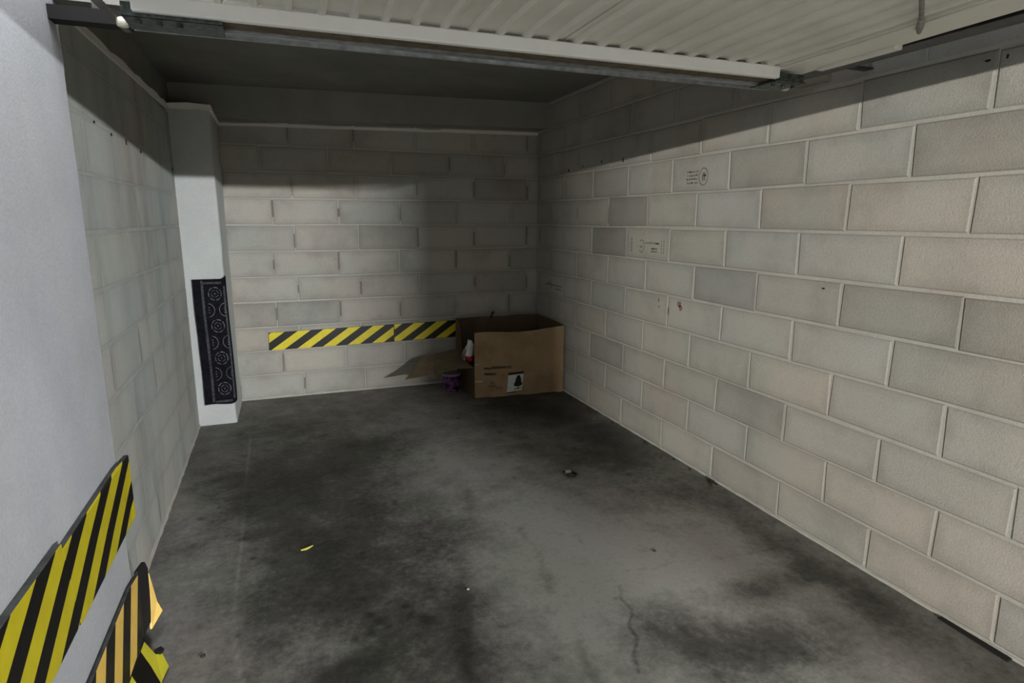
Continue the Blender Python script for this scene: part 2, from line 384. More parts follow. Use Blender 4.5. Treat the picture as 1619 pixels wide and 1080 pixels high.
# ------------------------------------------------------------------ floor with its stains
def axis(a, b, c, d, fine, coarse):
    return np.concatenate([np.arange(a, b-1e-6, coarse), np.arange(b, c-1e-6, fine), np.arange(c, d+1e-6, coarse)])
xs = axis(-7, -0.66, 2.30, 8.0, 0.0125, 0.4); ys = axis(-11.2, 0.9, 5.32, 5.8, 0.0125, 0.3)
X, Y = np.meshgrid(xs, ys)
rng = np.random.RandomState(5)
def fbm(X, Y, s, seed, oct=4):
    r = np.random.RandomState(seed); out = np.zeros_like(X); amp = 1; tot = 0
    for o in range(oct):
        N = 64; g = r.rand(N, N); fx = X*s*(2**o)+r.rand()*9; fy = Y*s*(2**o)+r.rand()*9
        ix = np.floor(fx).astype(int); iy = np.floor(fy).astype(int); tx = fx-ix; ty = fy-iy
        tx = tx*tx*(3-2*tx); ty = ty*ty*(3-2*ty); g_ = lambda a, b: g[a % N, b % N]
        out += amp*((g_(ix, iy)*(1-tx)+g_(ix+1, iy)*tx)*(1-ty)+(g_(ix, iy+1)*(1-tx)+g_(ix+1, iy+1)*tx)*ty); tot += amp; amp *= .55
    return out/tot
wx = X+(fbm(X, Y, 1.6, 1)-.5)*.35; wy = Y+(fbm(X, Y, 1.6, 2)-.5)*.5
def blob(cx, cy, rx, ry, s, p=2, ang=0):
    ca, sa = math.cos(ang), math.sin(ang); dx = wx-cx; dy = wy-cy
    a = (dx*ca+dy*sa)/rx; b = (-dx*sa+dy*ca)/ry
    return s*np.exp(-((a*a+b*b)**(p/2)))
D = np.zeros_like(X)+0.30
for b in ((-.05,3.55,.42,.95,.42),(.45,3.9,.40,.45,.30),(.30,2.5,.42,.7,.34),(-.1,2.3,.35,.5,.10),(2.0,3.5,.28,.75,.42),(1.75,4.2,.45,.30,.30),
          (2.08,1.7,.11,.75,.40),(1.36,1.52,.36,.22,.52),(.14,1.80,.20,.08,.60),(1.75,1.86,.28,.07,.30),(.55,1.7,.18,.4,.22),(1.9,4.55,.5,.3,.2),
          (1.0,3.15,.26,.75,-.30),(1.15,2.15,.42,.45,-.26),(1.75,2.15,.30,.28,-.22),(.95,1.55,.25,.25,-.24),(1.45,1.95,.5,.12,-.12),(.9,4.3,.5,.3,-.08),(-.35,2.1,.1,.3,-.1),(1.72,1.68,.25,.1,-.18)):
    D += blob(*b[:4], b[4]*1.25)
D += (fbm(X, Y, 3.2, 3, 5)-.5)*.60+(fbm(X, Y, 11, 4, 5)-.5)*.45
def stroke(pts, wd, s, warp=0.0, soft=2):
    global D
    best = np.full_like(X, 9.0); q = [(np.array(a), np.array(b)) for a, b in zip(pts, pts[1:])]
    PX = X+(fbm(X, Y, 20, 8)-.5)*warp; PY = Y
    for a, b in q:
        d = b-a; L = (d**2).sum(); t = np.clip(((PX-a[0])*d[0]+(PY-a[1])*d[1])/L, 0, 1)
        best = np.minimum(best, np.hypot(PX-a[0]-t*d[0], PY-a[1]-t*d[1]))
    D += s*np.exp(-(best/wd)**soft)
stroke([(.65,2.34),(.59,2.1),(.52,1.85),(.47,1.55)], .038, .22, .03)
stroke([(1.0,2.52),(1.0,2.3),(.93,2.0)], .030, .26, .02)
stroke([(1.14,2.50),(1.15,2.40)], .016, .28, .01); stroke([(1.215,2.37),(1.215,2.28)], .016, .28, .01)
stroke([(.93,1.80),(.88,1.66),(.86,1.45)], .022, .24, .02)
stroke([(.88,3.0),(.83,2.8)], .03, .2, .02)
stroke([(1.20,1.94),(1.165,1.86),(1.17,1.79),(1.11,1.71),(1.10,1.64),(1.03,1.56),(1.02,1.50)], .005, .4, .015)
stroke([(1.22,2.04),(1.40,2.0),(1.52,2.01),(1.75,1.96),(2.0,1.95)], .006, .24, .02)
stroke([(-.20,1.9),(-.24,2.14),(-.255,3.3),(-.26,4.34)], .006, -.22, .0)
stroke([(-.26,4.34),(-.05,4.36),(.25,4.44)], .007, -.16, .03)
stroke([(-.30,4.45),(-.12,4.60)], .006, -.12, .02)
for k in range(90):   # small pits and oil spots
    cx, cy = rng.uniform(-.45, 2.1), rng.uniform(1.3, 4.9); r = rng.uniform(.006, .02)
    D += rng.uniform(.15, .45)*np.exp(-((X-cx)**2+(Y-cy)**2)/r**2)
for k in range(14):
    cx, cy = rng.uniform(.1, .45), rng.uniform(1.9, 2.15); r = rng.uniform(.008, .022)
    D += .35*np.exp(-((X-cx)**2+(Y-cy)**2)/r**2)
D = np.clip(D, 0, 1)
ny, nx = X.shape
co = np.stack([X, Y, np.zeros_like(X)], -1).reshape(-1, 3).astype('f')
idx = np.arange(nx*ny).reshape(ny, nx)
quads = np.stack([idx[:-1, :-1], idx[:-1, 1:], idx[1:, 1:], idx[1:, :-1]], -1).reshape(-1, 4)
me = bpy.data.meshes.new('floor'); me.vertices.add(len(co)); me.vertices.foreach_set('co', co.ravel())
me.loops.add(quads.size); me.loops.foreach_set('vertex_index', quads.ravel().astype('i'))
me.polygons.add(len(quads)); me.polygons.foreach_set('loop_start', np.arange(0, quads.size, 4).astype('i'))
me.update(calc_edges=True)
at = me.attributes.new('stain', 'FLOAT', 'POINT'); at.data.foreach_set('value', D.ravel().astype('f'))
m = mat('floor_concrete', (.2, .2, .19), 0.75, 0.3); t = NT(m); p = t.pos()
st = t.new('ShaderNodeAttribute', attribute_name='stain').outputs['Fac']
n1 = t.noise(p, 9, 6, .65); st = t.math('ADD', st, t.math('MULTIPLY', t.math('SUBTRACT', n1, .5), .45))
n2 = t.noise(p, 34, 6, .75); st = t.math('ADD', st, t.math('MULTIPLY', t.math('SUBTRACT', n2, .5), .95))
c = t.ramp(st, [(0.0, (.30, .292, .27)), (0.35, (.19, .186, .17)), (0.7, (.082, .080, .071)), (1.0, (.038, .037, .032))])
c = t.mix(1.0, c, t.ramp(t.noise(p, 1.5, 3), [(0.4, (1.03, .99, .99)), (.6, (.98, 1.0, .95))]), 'MULTIPLY')
g = t.noise(p, 120, 4, .8); c = t.mix(1.0, c, t.ramp(g, [(.3, .78), (.7, 1.0)]), 'MULTIPLY')
t.link(c, t.b.inputs['Base Color']); t.bump(g, .35, .002)
t.link(t.ramp(st, [(0.2, .85), (.8, .6)]), t.b.inputs['Roughness'])
me.materials.append(m)
fl = bpy.data.objects.new('floor', me); C.objects.link(fl); fl['kind'] = 'structure'

# mortar smear along the foot of the walls
bm = bmesh.new(); rr = random.Random(2)
def skirt(a, b, out, w0, h0):
    a, b, out = Vector(a), Vector(b), Vector(out); N = int((b-a).length/0.05); prev = None
    for i in range(N+1):
        c = a.lerp(b, i/N); ww = w0*rr.uniform(.7, 1.1); hh = h0*rr.uniform(.7, 1.2)
        ring = [bm.verts.new(c-out*.02+Vector((0, 0, -.002))), bm.verts.new(c+out*ww+Vector((0, 0, -.002))), bm.verts.new(c+out*(.006)+Vector((0, 0, hh*.5))), bm.verts.new(c-out*.02+Vector((0, 0, hh)))]
        if prev:
            for k in range(4): bm.faces.new((prev[k], prev[(k+1) % 4], ring[(k+1) % 4], ring[k]))
        else: bm.faces.new(ring)
        prev = ring
    bm.faces.new(prev[::-1])
skirt((-0.36, BY, 0), (1.5, BY, 0), (0, -1, 0), .016, .03)
skirt((LX, 2.2, 0), (LX, 4.69, 0), (1, 0, 0), .012, .03)
skirt((RX, 0.2, 0), (RX, 5.2, 0), (-1, 0, 0), .012, .018)
struct('trim_5', bm, M['mortar'])

# ------------------------------------------------------------------ tilt-up door, parked open overhead
DZ, DF, DN, DL, DR = 1.972, 1.79, -0.26, -0.293, 1.815
RISE = 0.030   # the near end of the parked door sits a little higher
door = empty('door_1', (0.78, 0.8, DZ), 'white ribbed metal garage door tilted open flat overhead', 'garage door', kind='structure')
bm = bmesh.new()
prof = []; PX = 1.665
pitch = 0.0817; x = DL+0.033
prof.append((DL+.005, DZ)); 
while x < PX-.02:
    # narrow ridge down (towards the floor) between wide pans
    prof += [(x-.014, DZ+.013), (x-.008, DZ), (x+.006, DZ), (x+.010, DZ+.013)]
    x += pitch
    if abs(x-(DL+0.033+14*pitch)) < 0.001:
        prof += [(x-.043, DZ+.013), (x-.0425, DZ+.030), (x-.038, DZ+.030), (x-.0375, DZ+.013)]
prof.append((PX-.005, DZ+.013)); prof.append((PX, DZ))
lo = [[bm.verts.new((px, y, pz+dz)) for px, pz in prof] for y, dz in ((DF+.01, 0), (DN, RISE))]
hi = [[bm.verts.new((px, y, DZ+.042+dz)) for px, pz in prof] for y, dz in ((DF+.01, 0), (DN, RISE))]
for i in range(len(prof)-1):
    bm.faces.new((lo[0][i], lo[0][i+1], lo[1][i+1], lo[1][i])); bm.faces.new((hi[0][i], hi[1][i], hi[1][i+1], hi[0][i+1]))
link('panel', bm, M['door_paint'], door)
def rise(bm):
    for v in bm.verts:
        if v.co.y < DF-.3: v.co.z += RISE*(DF-v.co.y)/(DF-DN)
bm = bmesh.new(); box(bm, PX-.005, DR, DN, DF+.09, DZ-.001, DZ+.04); box(bm, PX, PX+.012, DN, DF, DZ-.006, DZ); rise(bm)
link('side_frame', bm, M['door_paint'], door, bevel=.002)
bm = bmesh.new(); box(bm, DL-.03, DL+.033, DN, DF+.05, DZ-.001, DZ+.04); rise(bm); link('side_frame', bm, M['door_paint'], door, bevel=.002)
bm = bmesh.new(); box(bm, DR-.02, DR+.010, 1.46, 1.76, DZ-.006, DZ+.02); link('edge_plate', bm, M['door_paint'], door, bevel=.002)
bm = bmesh.new(); box(bm, DL+.005, PX, DF-.004, DF+.020, DZ-.035, DZ+.004); link('bottom_rail', bm, M['white_paint'], door, bevel=.004)
bm = bmesh.new(); box(bm, DL+.04, PX+.02, DF+.020, DF+.095, DZ-.030, DZ+.004); link('rail_filler', bm, M['wood'], door)
# galvanised C channel behind the rail
bm = bmesh.new(); cy0, cy1, cz0, cz1 = DF+.098, DF+.185, DZ-.034, DZ+.004
box(bm, DL-.02, DR-.03, cy0, cy0+.006, cz0, cz1); box(bm, DL-.02, DR-.03, cy1-.006, cy1, cz0, cz1)
box(bm, DL-.02, DR-.03, cy0+.006, cy1-.006, cz0+.010, cz0+.014); box(bm, DL-.02, DR-.03, cy0+.03, cy0+.045, cz0+.004, cz0+.010)
link('brace_channel', bm, M['galv'], door)
for x0, x1 in ((DL-.02, DL+.20), (PX, DR-.02)):
    bm = bmesh.new(); box(bm, x0, x1, DF+.010, DF+.14, DZ-.042, DZ-.037)
    box(bm, x0, x1, DF+.020, DF+.026, DZ-.042, DZ-.01)
    for i in range(3):
        tube(bm, [(x0+.03+i*.045, DF+.06, DZ-.040), (x0+.03+i*.045, DF+.06, DZ-.049)], .008, 6)
    br = link('corner_bracket', bm, M['green_steel'], door)
for s, x0 in ((-1, DL-.024), (1, DR-.012)):
    bm = bmesh.new(); yr, zr = DF+.13, DZ-.030
    tube(bm, [(x0, yr, zr), (x0+s*.006, yr, zr), (x0+s*.016, yr, zr), (x0+s*.026, yr, zr)], [.011, .013, .013, .010], 16)
    ro = link('roller', bm, M['nylon'], door, smooth=False)
    bm = bmesh.new(); tube(bm, [(x0-s*.06, yr, zr), (x0+s*.002, yr, zr)], .006, 8)
    link('roller_axle', bm, M['galv'], door)
# lifting arm on the left
bm = bmesh.new()
prism(bm, [(-.395, 1.40, 1.950), (-.365, 1.40, 1.950), (-.334, 2.05, 1.950), (-.350, 2.05, 1.950)], (0, 0, .006))
link('lifting_arm', bm, M['arm'], door)
# grey strap hanging across the ribs on the right
bm = bmesh.new()
tube(bm, [(1.38, 1.075, DZ-.002), (1.48, 1.148, DZ-.002), (1.605, 1.240, DZ-.004)], .006, 8)
tube(bm, [(1.595, 1.232, DZ-.006), (1.655, 1.280, DZ-.006), (1.712, 1.325, DZ-.002)], [.008, .010, .006], 8)
link('pull_strap', bm, M['cord'], door, smooth=True)

# horizontal guide rail fixed to the right wall
gr = empty('guide_rail', (1.93, 1.0, 2.0), 'long dark steel guide rail between the open door and the right block wall', 'rail')
bm = bmesh.new(); box(bm, 1.845, 1.985, FRONT+.02, 2.02, 2.036, 2.040); box(bm, 1.981, 1.985, FRONT+.02, 2.02, 1.996, 2.036); box(bm, 1.90, 1.981, FRONT+.02, 2.02, 1.996, 2.000)
link('channel', bm, M['dark_steel'], gr)
for y in (0.4, 1.9):
    bm = bmesh.new(); box(bm, 1.96, RX+.01, y, y+.04, 2.036, 2.042); box(bm, 1.93, 1.96, y, y+.04, 2.034, CZ(1.95)+.01)
    link('wall_bracket', bm, M['dark_steel'], gr)
gl = empty('guide_rail', (-0.43, 1.9, 2.0), 'short black steel crossbar running behind the left pier at the ceiling', 'rail')
bm = bmesh.new(); box(bm, -0.53, -0.335, 2.04, 2.095, 1.965, 2.0)
link('channel', bm, M['crossbar'], gl)
bm = bmesh.new(); box(bm, -0.42, -0.40, 2.05, 2.09, 1.999, 2.032); link('hanger', bm, M['dark_steel'], gl)

# ------------------------------------------------------------------ hazard foam strips
def strip(name, pts, thick, nrm, mstripe, label, group, udir, origin, edge=None, parent=None, wav=0.0):
    """pts: outline on the wall; striped face in front, grey foam edge around"""
    nrm = Vector(nrm); udir = Vector(udir); o0 = Vector(origin); bm = bmesh.new(); uvl = bm.loops.layers.uv.new('UVMap')
    f = [bm.verts.new(Vector(q)+nrm*thick) for q in pts]; b = [bm.verts.new(q) for q in pts]; n = len(pts)
    bm.faces.new(f).material_index = 0; bm.faces.new(b[::-1]).material_index = 1
    for i in range(n): bm.faces.new((f[i], b[i], b[(i+1) % n], f[(i+1) % n])).material_index = 1
    for fc in bm.faces:
        for l in fc.loops:
            d = l.vert.co-o0; l[uvl].uv = (d.dot(udir), d.z)
    o = link(name, bm, [mstripe, edge or M['rubber']], parent, bevel=0.002)
    if label: tag(o, label, 'hazard strip', group)
    return o
G = 'yellow and black foam guards on the walls'
strip('hazard_strip', [(-.122, BY-.004, .404), (.888, BY-.004, .410), (.891, BY-.004, .561), (-.118, BY-.004, .549)], .010, (0, -1, 0), M['haz_back'],
      'long yellow and black striped guard on the back wall, its left piece', G, (1, 0, 0), (-.10, 0, .41), M['rubber_black'])
strip('hazard_strip', [(.892, BY-.004, .411), (1.44, BY-.004, .417), (1.45, BY-.004, .567), (.895, BY-.004, .562)], .010, (0, -1, 0), M['haz_back'],
      'shorter yellow and black striped guard on the back wall, its end behind the cardboard box', G, (1, 0, 0), (-.155, 0, .41), M['rubber_black'])
XP = -0.5195
strip('hazard_strip', [(XP, 1.600, .490), (XP, 2.155, .480), (XP+.004, 2.205, .485), (XP+.004, 2.205, .700), (XP, 2.06, .712), (XP, 1.555, .716)], .014, (1, 0, 0), M['haz_up'],
      'far lemon yellow and black striped guard high on the left pier, ending at its corner', G, (0, 1, 0), (0, 1.50, .72))
strip('hazard_strip', [(XP, .25, .510), (XP, 1.575, .500), (XP, 1.590, .515), (XP, 1.545, .735), (XP, .25, .775)], .017, (1, 0, 0), M['haz_up'],
      'near lemon and black striped guard high on the left pier, cut by picture edge', G, (0, 1, 0), (0, 1.505, .735))
low = strip('hazard_strip', [(XP, .6, .110), (XP, 1.95, .090), (XP, 2.12, .085), (XP, 2.150, .30), (XP, 2.05, .318), (XP, .6, .335)], .014, (1, 0, 0), M['haz_low'],
      'orange yellow and black striped guard low on the left pier with a peeling corner', G, (0, 1, 0), (0, 2.06, .32))
bm = bmesh.new()
prism(bm, [(-.504, 2.118, .090), (-.505, 2.150, .312), (-.500, 2.235, .300), (-.499, 2.262, .262), (-.494, 2.215, .09)], (-.012, 0, 0), 0)
fl_ = link('peeled_corner', bm, M['rubber_black'], low, bevel=.002)
bm = bmesh.new()
prism(bm, [(-.493, 2.19, .070), (-.498, 2.262, .240), (-.482, 2.255, .13), (-.468, 2.25, .095)], (-.006, -.002, 0), 0)
link('yellow_tip', bm, M['haz_yellow'], low)
ft = strip('hazard_strip', [(-.515, .9, .035), (-.445, 1.2, .006), (-.440, 1.985, .004), (-.430, 2.045, .006), (-.452, 2.085, .030), (-.470, 2.075, .040), (-.505, 2.105, .075), (-.515, 1.6, .085), (-.517, .9, .085)], .010, (.4, 0, .9),
      M['haz_foot'], 'crumpled dull yellow and black guard lying at the foot of the left pier', G, (0, 1, 0), (0, 2.0, 0))
bm = bmesh.new()
prism(bm, [(-.475, 2.09, .045), (-.462, 2.115, .035), (-.450, 2.105, .03), (-.455, 2.075, .04)], (.004, 0, .012)); link('torn_end', bm, M['rubber_black'], ft)

# ------------------------------------------------------------------ patterned mat fixed to the pilaster
mt = empty('patterned_mat', (-.45, 4.685, .155), 'black mat with pale ring pattern hung on the back left pilaster', 'mat')
def mx(u):   # across the mat: flat on the face, then curling round the arris
    if u < .185: return Vector((-.558+u, 4.672, 0))
    a = (u-.185)/.022; a = min(a, 1.5)
    return Vector((-.373+.024*math.sin(a), 4.672+.024*(1-math.cos(a)), 0))
bm = bmesh.new(); cols = []
NU, NV = 24, 30; W_ = .214
for i in range(NU+1):
    u = W_*i/NU; c_ = []
    for j in range(NV+1):
        v = j/NV; z = .155+.891*v
        if j == 0: z += .012*max(0, (u-.17)/.044)**2*1.5+.004*math.sin(u*30)
        if j == NV: z += .025*max(0, (u-.17)/.044)**2
        q = mx(u); q.y += .0025*math.sin(z*21+u*9); q.z = z; q.x += .004*math.sin(z*5)-.002
        c_.append(q)
    cols.append(c_)
f_ = [[bm.verts.new(q+Vector((0, -.006, 0))) for q in c_] for c_ in cols]; b_ = [[bm.verts.new(q+Vector((0, .006, 0))) for q in c_] for c_ in cols]
for i in range(NU):
    for j in range(NV):
        bm.faces.new((f_[i][j], f_[i+1][j], f_[i+1][j+1], f_[i][j+1])); bm.faces.new((b_[i][j], b_[i][j+1], b_[i+1][j+1], b_[i+1][j]))
    bm.faces.new((f_[i][0], b_[i][0], b_[i+1][0], f_[i+1][0])); bm.faces.new((f_[i][NV], f_[i+1][NV], b_[i+1][NV], b_[i][NV]))
for j in range(NV):
    bm.faces.new((f_[0][j], f_[0][j+1], b_[0][j+1], b_[0][j])); bm.faces.new((f_[NU][j], b_[NU][j], b_[NU][j+1], f_[NU][j+1]))
link('backing', bm, M['mat_black'], mt)
def on(u, z, o=.0085):
    q = mx(min(max(u, 0), W_)); q.y += .0025*math.sin(z*21+u*9)-o; q.x += .004*math.sin(z*5)-.002; q.z = z; return q
def patch(bm, pts2, h=.003):
    a = [bm.verts.new(on(u, z, .0062)) for u, z in pts2]; b = [bm.verts.new(on(u, z, .0062+h)) for u, z in pts2]; n = len(a)
    bm.faces.new(b)
    for i in range(n): bm.faces.new((a[i], b[i], b[(i+1) % n], a[(i+1) % n]))
bm = bmesh.new()
for k in range(28):
    z = .175+k*.0308; patch(bm, [(.050, z), (.066, z), (.066, z+.0305), (.050, z+.0305)])
for z in (.168, 1.012):
    for k in range(4):
        u = .068+k*.028; patch(bm, [(u, z), (u+.028, z), (u+.028, z+.016), (u, z+.016)], .0028)
for k in range(26):
    z = .19+k*.031; patch(bm, [(.188, z), (.200, z), (.200, z+.031), (.188, z+.031)], .0022)
link('speckled_border', bm, M['mat_edge'], mt)
rg = random.Random(12)
def arc(bm, cu, cz, r, a0, a1, wd=.0045, dash=False, n=26):
    for k in range(n):
        if dash and k % 4 == 3: continue
        t0 = a0+(a1-a0)*k/n; t1 = a0+(a1-a0)*(k+1)/n
        q = [(cu+(r+s*wd)*math.cos(t), cz+(r+s*wd)*1.1*math.sin(t)) for s, t in ((-.5, t0), (.5, t0), (.5, t1), (-.5, t1))]
        if min(p[0] for p in q) > .070 and max(p[0] for p in q) < .205: patch(bm, q)
for z in (.945, .72, .49, .268):
    bm = bmesh.new(); arc(bm, .134, z, .040, 0, 2*math.pi, .006, True); arc(bm, .134, z, .022, 0, 2*math.pi, .004, True, 16)
    patch(bm, [(.130, z-.005), (.138, z-.005), (.138, z+.005), (.130, z+.005)])
    link('rosette', bm, M['mat_motif'], mt)
for z in (.832, .603, .377):
    for cu, a0, a1 in ((.082, -1.45, 1.45), (.196, math.pi-1.4, math.pi+1.4)):
        bm = bmesh.new(); arc(bm, cu, z, .042, a0, a1)
        s = 1 if cu < .1 else -1
        for d in (-.018, 0, .018): patch(bm, [(cu+s*.004, z+d-.004), (cu+s*.011, z+d-.004), (cu+s*.011, z+d+.004), (cu+s*.004, z+d+.004)])
        link('half_ring', bm, M['mat_motif'], mt)

# ------------------------------------------------------------------ cardboard box in the back right corner
bx = empty('cardboard_box', (1.80, 4.9, 0), 'large open brown cardboard box in the back right corner', 'box')
FL, FR, BL, BR = Vector((1.435, 4.655, 0)), Vector((2.205, 4.60, 0)), Vector((1.415, 5.13, 0)), Vector((2.19, 5.13, 0))
def panel(name, a, b, ztops, zb, m, inward, bow=0.0, th=.005, parent=bx, lean=(0, 0)):
    """upright card panel from a to b; ztops = heights along it"""
    a, b = Vector(a), Vector(b); inward = Vector(inward); n = len(ztops)-1; bm = bmesh.new(); NR = 6
    F_, B_ = [], []
    for i in range(n+1):
        t = i/n; fr, bk = [], []
        for j in range(NR+1):
            s = j/NR; q = a.lerp(b, t)+inward*(bow*math.sin(math.pi*t)*s+0.003*math.sin(t*17+s*5)); q.z = zb+(ztops[i]-zb)*s
            q += Vector((lean[0]*s, lean[1]*s, 0))
            fr.append(bm.verts.new(q)); bk.append(bm.verts.new(q+inward*th))
        F_.append(fr); B_.append(bk)
    for i in range(n):
        for j in range(NR):
            bm.faces.new((F_[i][j], F_[i+1][j], F_[i+1][j+1], F_[i][j+1])).material_index = 0
            bm.faces.new((B_[i][j], B_[i][j+1], B_[i+1][j+1], B_[i+1][j])).material_index = 1
        for j in (0, NR): bm.faces.new((F_[i][j], B_[i][j], B_[i+1][j], F_[i+1][j])).material_index = 1
    for i in (0, n):
        for j in range(NR): bm.faces.new((F_[i][j], F_[i][j+1], B_[i][j+1], B_[i][j])).material_index = 1
    return link(name, bm, [m, M['card_shaded']], parent)
front = panel('front_panel', FL+Vector((0, 0, .004)), FR, [.558, .560, .557, .552, .548, .545, .548, .556, .566, .574, .582], .004, M['card'], (0, 1, 0), .012, lean=(-.006, -.02))
panel('back_panel', BL, BR, [.600, .604, .607, .604, .600, .606, .606, .600], .004, M['card_shaded'], (0, -1, 0), .008)
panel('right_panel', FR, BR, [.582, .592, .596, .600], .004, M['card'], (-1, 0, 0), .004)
panel('left_panel', FL, BL, [.262, .270, .285, .30], .004, M['card_shaded'], (1, 0, 0), .006)
bm = bmesh.new(); prism(bm, [FL+Vector((0, 0, .003)), FR+Vector((0, 0, .003)), BR+Vector((0, 0, .003)), BL+Vector((0, 0, .003))], (0, 0, .005)); link('bottom_panel', bm, M['card_shaded'], bx)
# left end folded outwards as a sagging flap
bm = bmesh.new(); th = Vector((0, 0, -.005))
A = [Vector((1.425, 4.66, .268)), Vector((1.30, 4.70, .262)), Vector((1.16, 4.74, .232)), Vector((1.13, 4.75, .180)), Vector((1.08, 4.76, .205)), Vector((.89, 4.80, .182))]
B = [Vector((1.415, 5.11, .330)), Vector((1.34, 5.11, .325)), Vector((1.27, 5.10, .315)), Vector((1.20, 5.09, .305)), Vector((1.14, 5.07, .296)), Vector((1.075, 5.05, .284))]
ta = [[bm.verts.new(a.lerp(b, s)+Vector((0, 0, -.012*math.sin(math.pi*s)))) for s in (0, .33, .66, 1)] for a, b in zip(A, B)]
tb = [[bm.verts.new(v.co+th) for v in r] for r in ta]
for i in range(5):
    for j in range(3):
        bm.faces.new((ta[i][j], ta[i+1][j], ta[i+1][j+1], ta[i][j+1])); bm.faces.new((tb[i][j], tb[i][j+1], tb[i+1][j+1], tb[i+1][j]))
    for j in (0, 3): bm.faces.new((ta[i][j], tb[i][j], tb[i+1][j], ta[i+1][j]))
for i in (0, 5):
    for j in range(3): bm.faces.new((ta[i][j], ta[i][j+1], tb[i][j+1], tb[i][j]))
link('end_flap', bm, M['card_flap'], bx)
# inner flap standing up behind, seen dark at the box's left back
bm = bmesh.new(); prism(bm, [(1.412, 4.92, .26), (1.408, 5.12, .30), (1.408, 5.12, .60), (1.412, 5.02, .585)], (.005, 0, 0)); link('torn_flap', bm, M['card_shaded'], bx)
# printing, tape scars and the product sticker on the front panel
def fp(u, z, o=.004):
    q = FL.lerp(FR, u)+Vector((0, 1, 0))*(.012*math.sin(math.pi*u)*z/.56+.003*math.sin(u*17+z/.56*5))+Vector((-.006, -.02, 0))*(z/.56); q.y -= o; q.z = z; return q
def flat(bm, pts, o=.004, th=.0012):
    a = [bm.verts.new(fp(u, z, o)) for u, z in pts]; b = [bm.verts.new(fp(u, z, o-th-.002)) for u, z in pts]; n = len(a)
    bm.faces.new(a)
    for i in range(n): bm.faces.new((a[i], b[i], b[(i+1) % n], a[(i+1) % n]))
bm = bmesh.new(); rk = random.Random(21)
def words(x0, x1, z, h, step=.0125, slope=-.006):
    x = x0
    while x < x1:
        wd = rk.uniform(.006, .010); zz = z+slope*(x-x0)/(x1-x0)
        k = rk.random()
        flat(bm, [(x, zz), (x+.0035, zz), (x+.0035, zz+h), (x, zz+h)], .0035)
        flat(bm, [(x, zz+h*rk.choice((.35, .7))), (x+wd, zz+h*.45), (x+wd, zz+h*.75), (x, zz+h*.9)], .0036)
        if k > .4: flat(bm, [(x+wd-.003, zz), (x+wd, zz), (x+wd, zz+h*.6), (x+wd-.003, zz+h*.6)], .0037)
        x += step
words(.100, .165, .247, .018); link('printed_words', bm, M['print'], bx)
bm = bmesh.new(); words(.185, .40, .247, .022); link('printed_words', bm, M['print'], bx)
bm = bmesh.new(); words(.105, .235, .198, .020); link('printed_words', bm, M['print'], bx)
bm = bmesh.new(); words(.17, .225, .118, .010, .014); words(.15, .23, .098, .010, .014); words(.24, .31, .075, .010, .014); words(.165, .22, .135, .006, .014)
link('small_print', bm, noisy('faded_print', (.10, .062, .03), (.12, .075, .04), 20, .9), bx)
bm = bmesh.new(); flat(bm, [(.005, .287), (.055, .295), (.058, .301), (.004, .293)]); link('tape_scar', bm, M['scuff'], bx)
bm = bmesh.new(); flat(bm, [(.000, .142), (.085, .143), (.085, .152), (.000, .151)])
link('tape_scar', bm, M['scuff'], bx)
bm = bmesh.new(); flat(bm, [(.352, .034), (.522, .050), (.542, .190), (.372, .182)], .0045); st_ = link('product_sticker', bm, M['label'], bx)
bm = bmesh.new(); flat(bm, [(.372, .182), (.542, .190), (.545, .210), (.376, .204)], .0048)
flat(bm, [(.350, .026), (.460, .034), (.462, .042), (.352, .034)], .0048)
# office chair silhouette: headrest and back, seat with arms, column, five-star base
flat(bm, [(.452, .085), (.440, .082), (.432, .095), (.436, .112), (.446, .118), (.452, .140), (.462, .160), (.472, .176), (.486, .180), (.500, .176), (.508, .160), (.513, .140), (.512, .124), (.522, .116), (.524, .104), (.516, .092), (.498, .084), (.475, .081)], .0085)
flat(bm, [(.476, .086), (.484, .086), (.484, .062), (.476, .062)], .0085)
flat(bm, [(.432, .062), (.478, .069), (.516, .070), (.516, .065), (.482, .063), (.482, .054), (.474, .054), (.474, .062), (.434, .056)], .0085)
link('chair_picture', bm, M['silhouette'], st_)
# dark scrap standing on the rear edge
bm = bmesh.new(); tube(bm, [(1.735, 5.118, .592), (1.740, 5.112, .620), (1.752, 5.110, .642), (1.760, 5.110, .648)], [.008, .007, .010, .004], 6)
link('torn_tab', bm, M['rubber_black'], bx)

# plastic bag poking out of the torn end
bg = empty('plastic_bag', (1.40, 4.80, .27), 'white and red plastic bag poking out of the torn end of the cardboard box', 'bag')
def bagpart(name, m, rings):
    bm = bmesh.new(); prev = None; rr = random.Random(6)
    for (cx, cy, cz, rx, ry) in rings:
        ring = [bm.verts.new((cx+rx*math.cos(t)*rr.uniform(.75, 1.1), cy+ry*math.sin(t)*rr.uniform(.75, 1.1), cz+rr.uniform(-.004, .004))) for t in [2*math.pi*k/10 for k in range(10)]]
        if prev:
            for k in range(10): bm.faces.new((prev[k], prev[(k+1) % 10], ring[(k+1) % 10], ring[k]))
        else: bm.faces.new(ring[::-1])
        prev = ring
    bm.faces.new(prev); return link(name, bm, m, bg)
bagpart('red_bottom', M['bag_red'], [(1.440, 4.79, .292, .020, .03), (1.432, 4.79, .31, .036, .05), (1.422, 4.79, .345, .050, .06)])
bagpart('white_top', M['bag_white'], [(1.422, 4.79, .345, .050, .06), (1.432, 4.79, .385, .046, .06), (1.442, 4.79, .43, .034, .05), (1.436, 4.79, .470, .016, .03)])
bagpart('grey_fold', M['bag_grey'], [(1.382, 4.78, .310, .012, .03), (1.378, 4.78, .35, .018, .03), (1.392, 4.78, .395, .014, .03)])

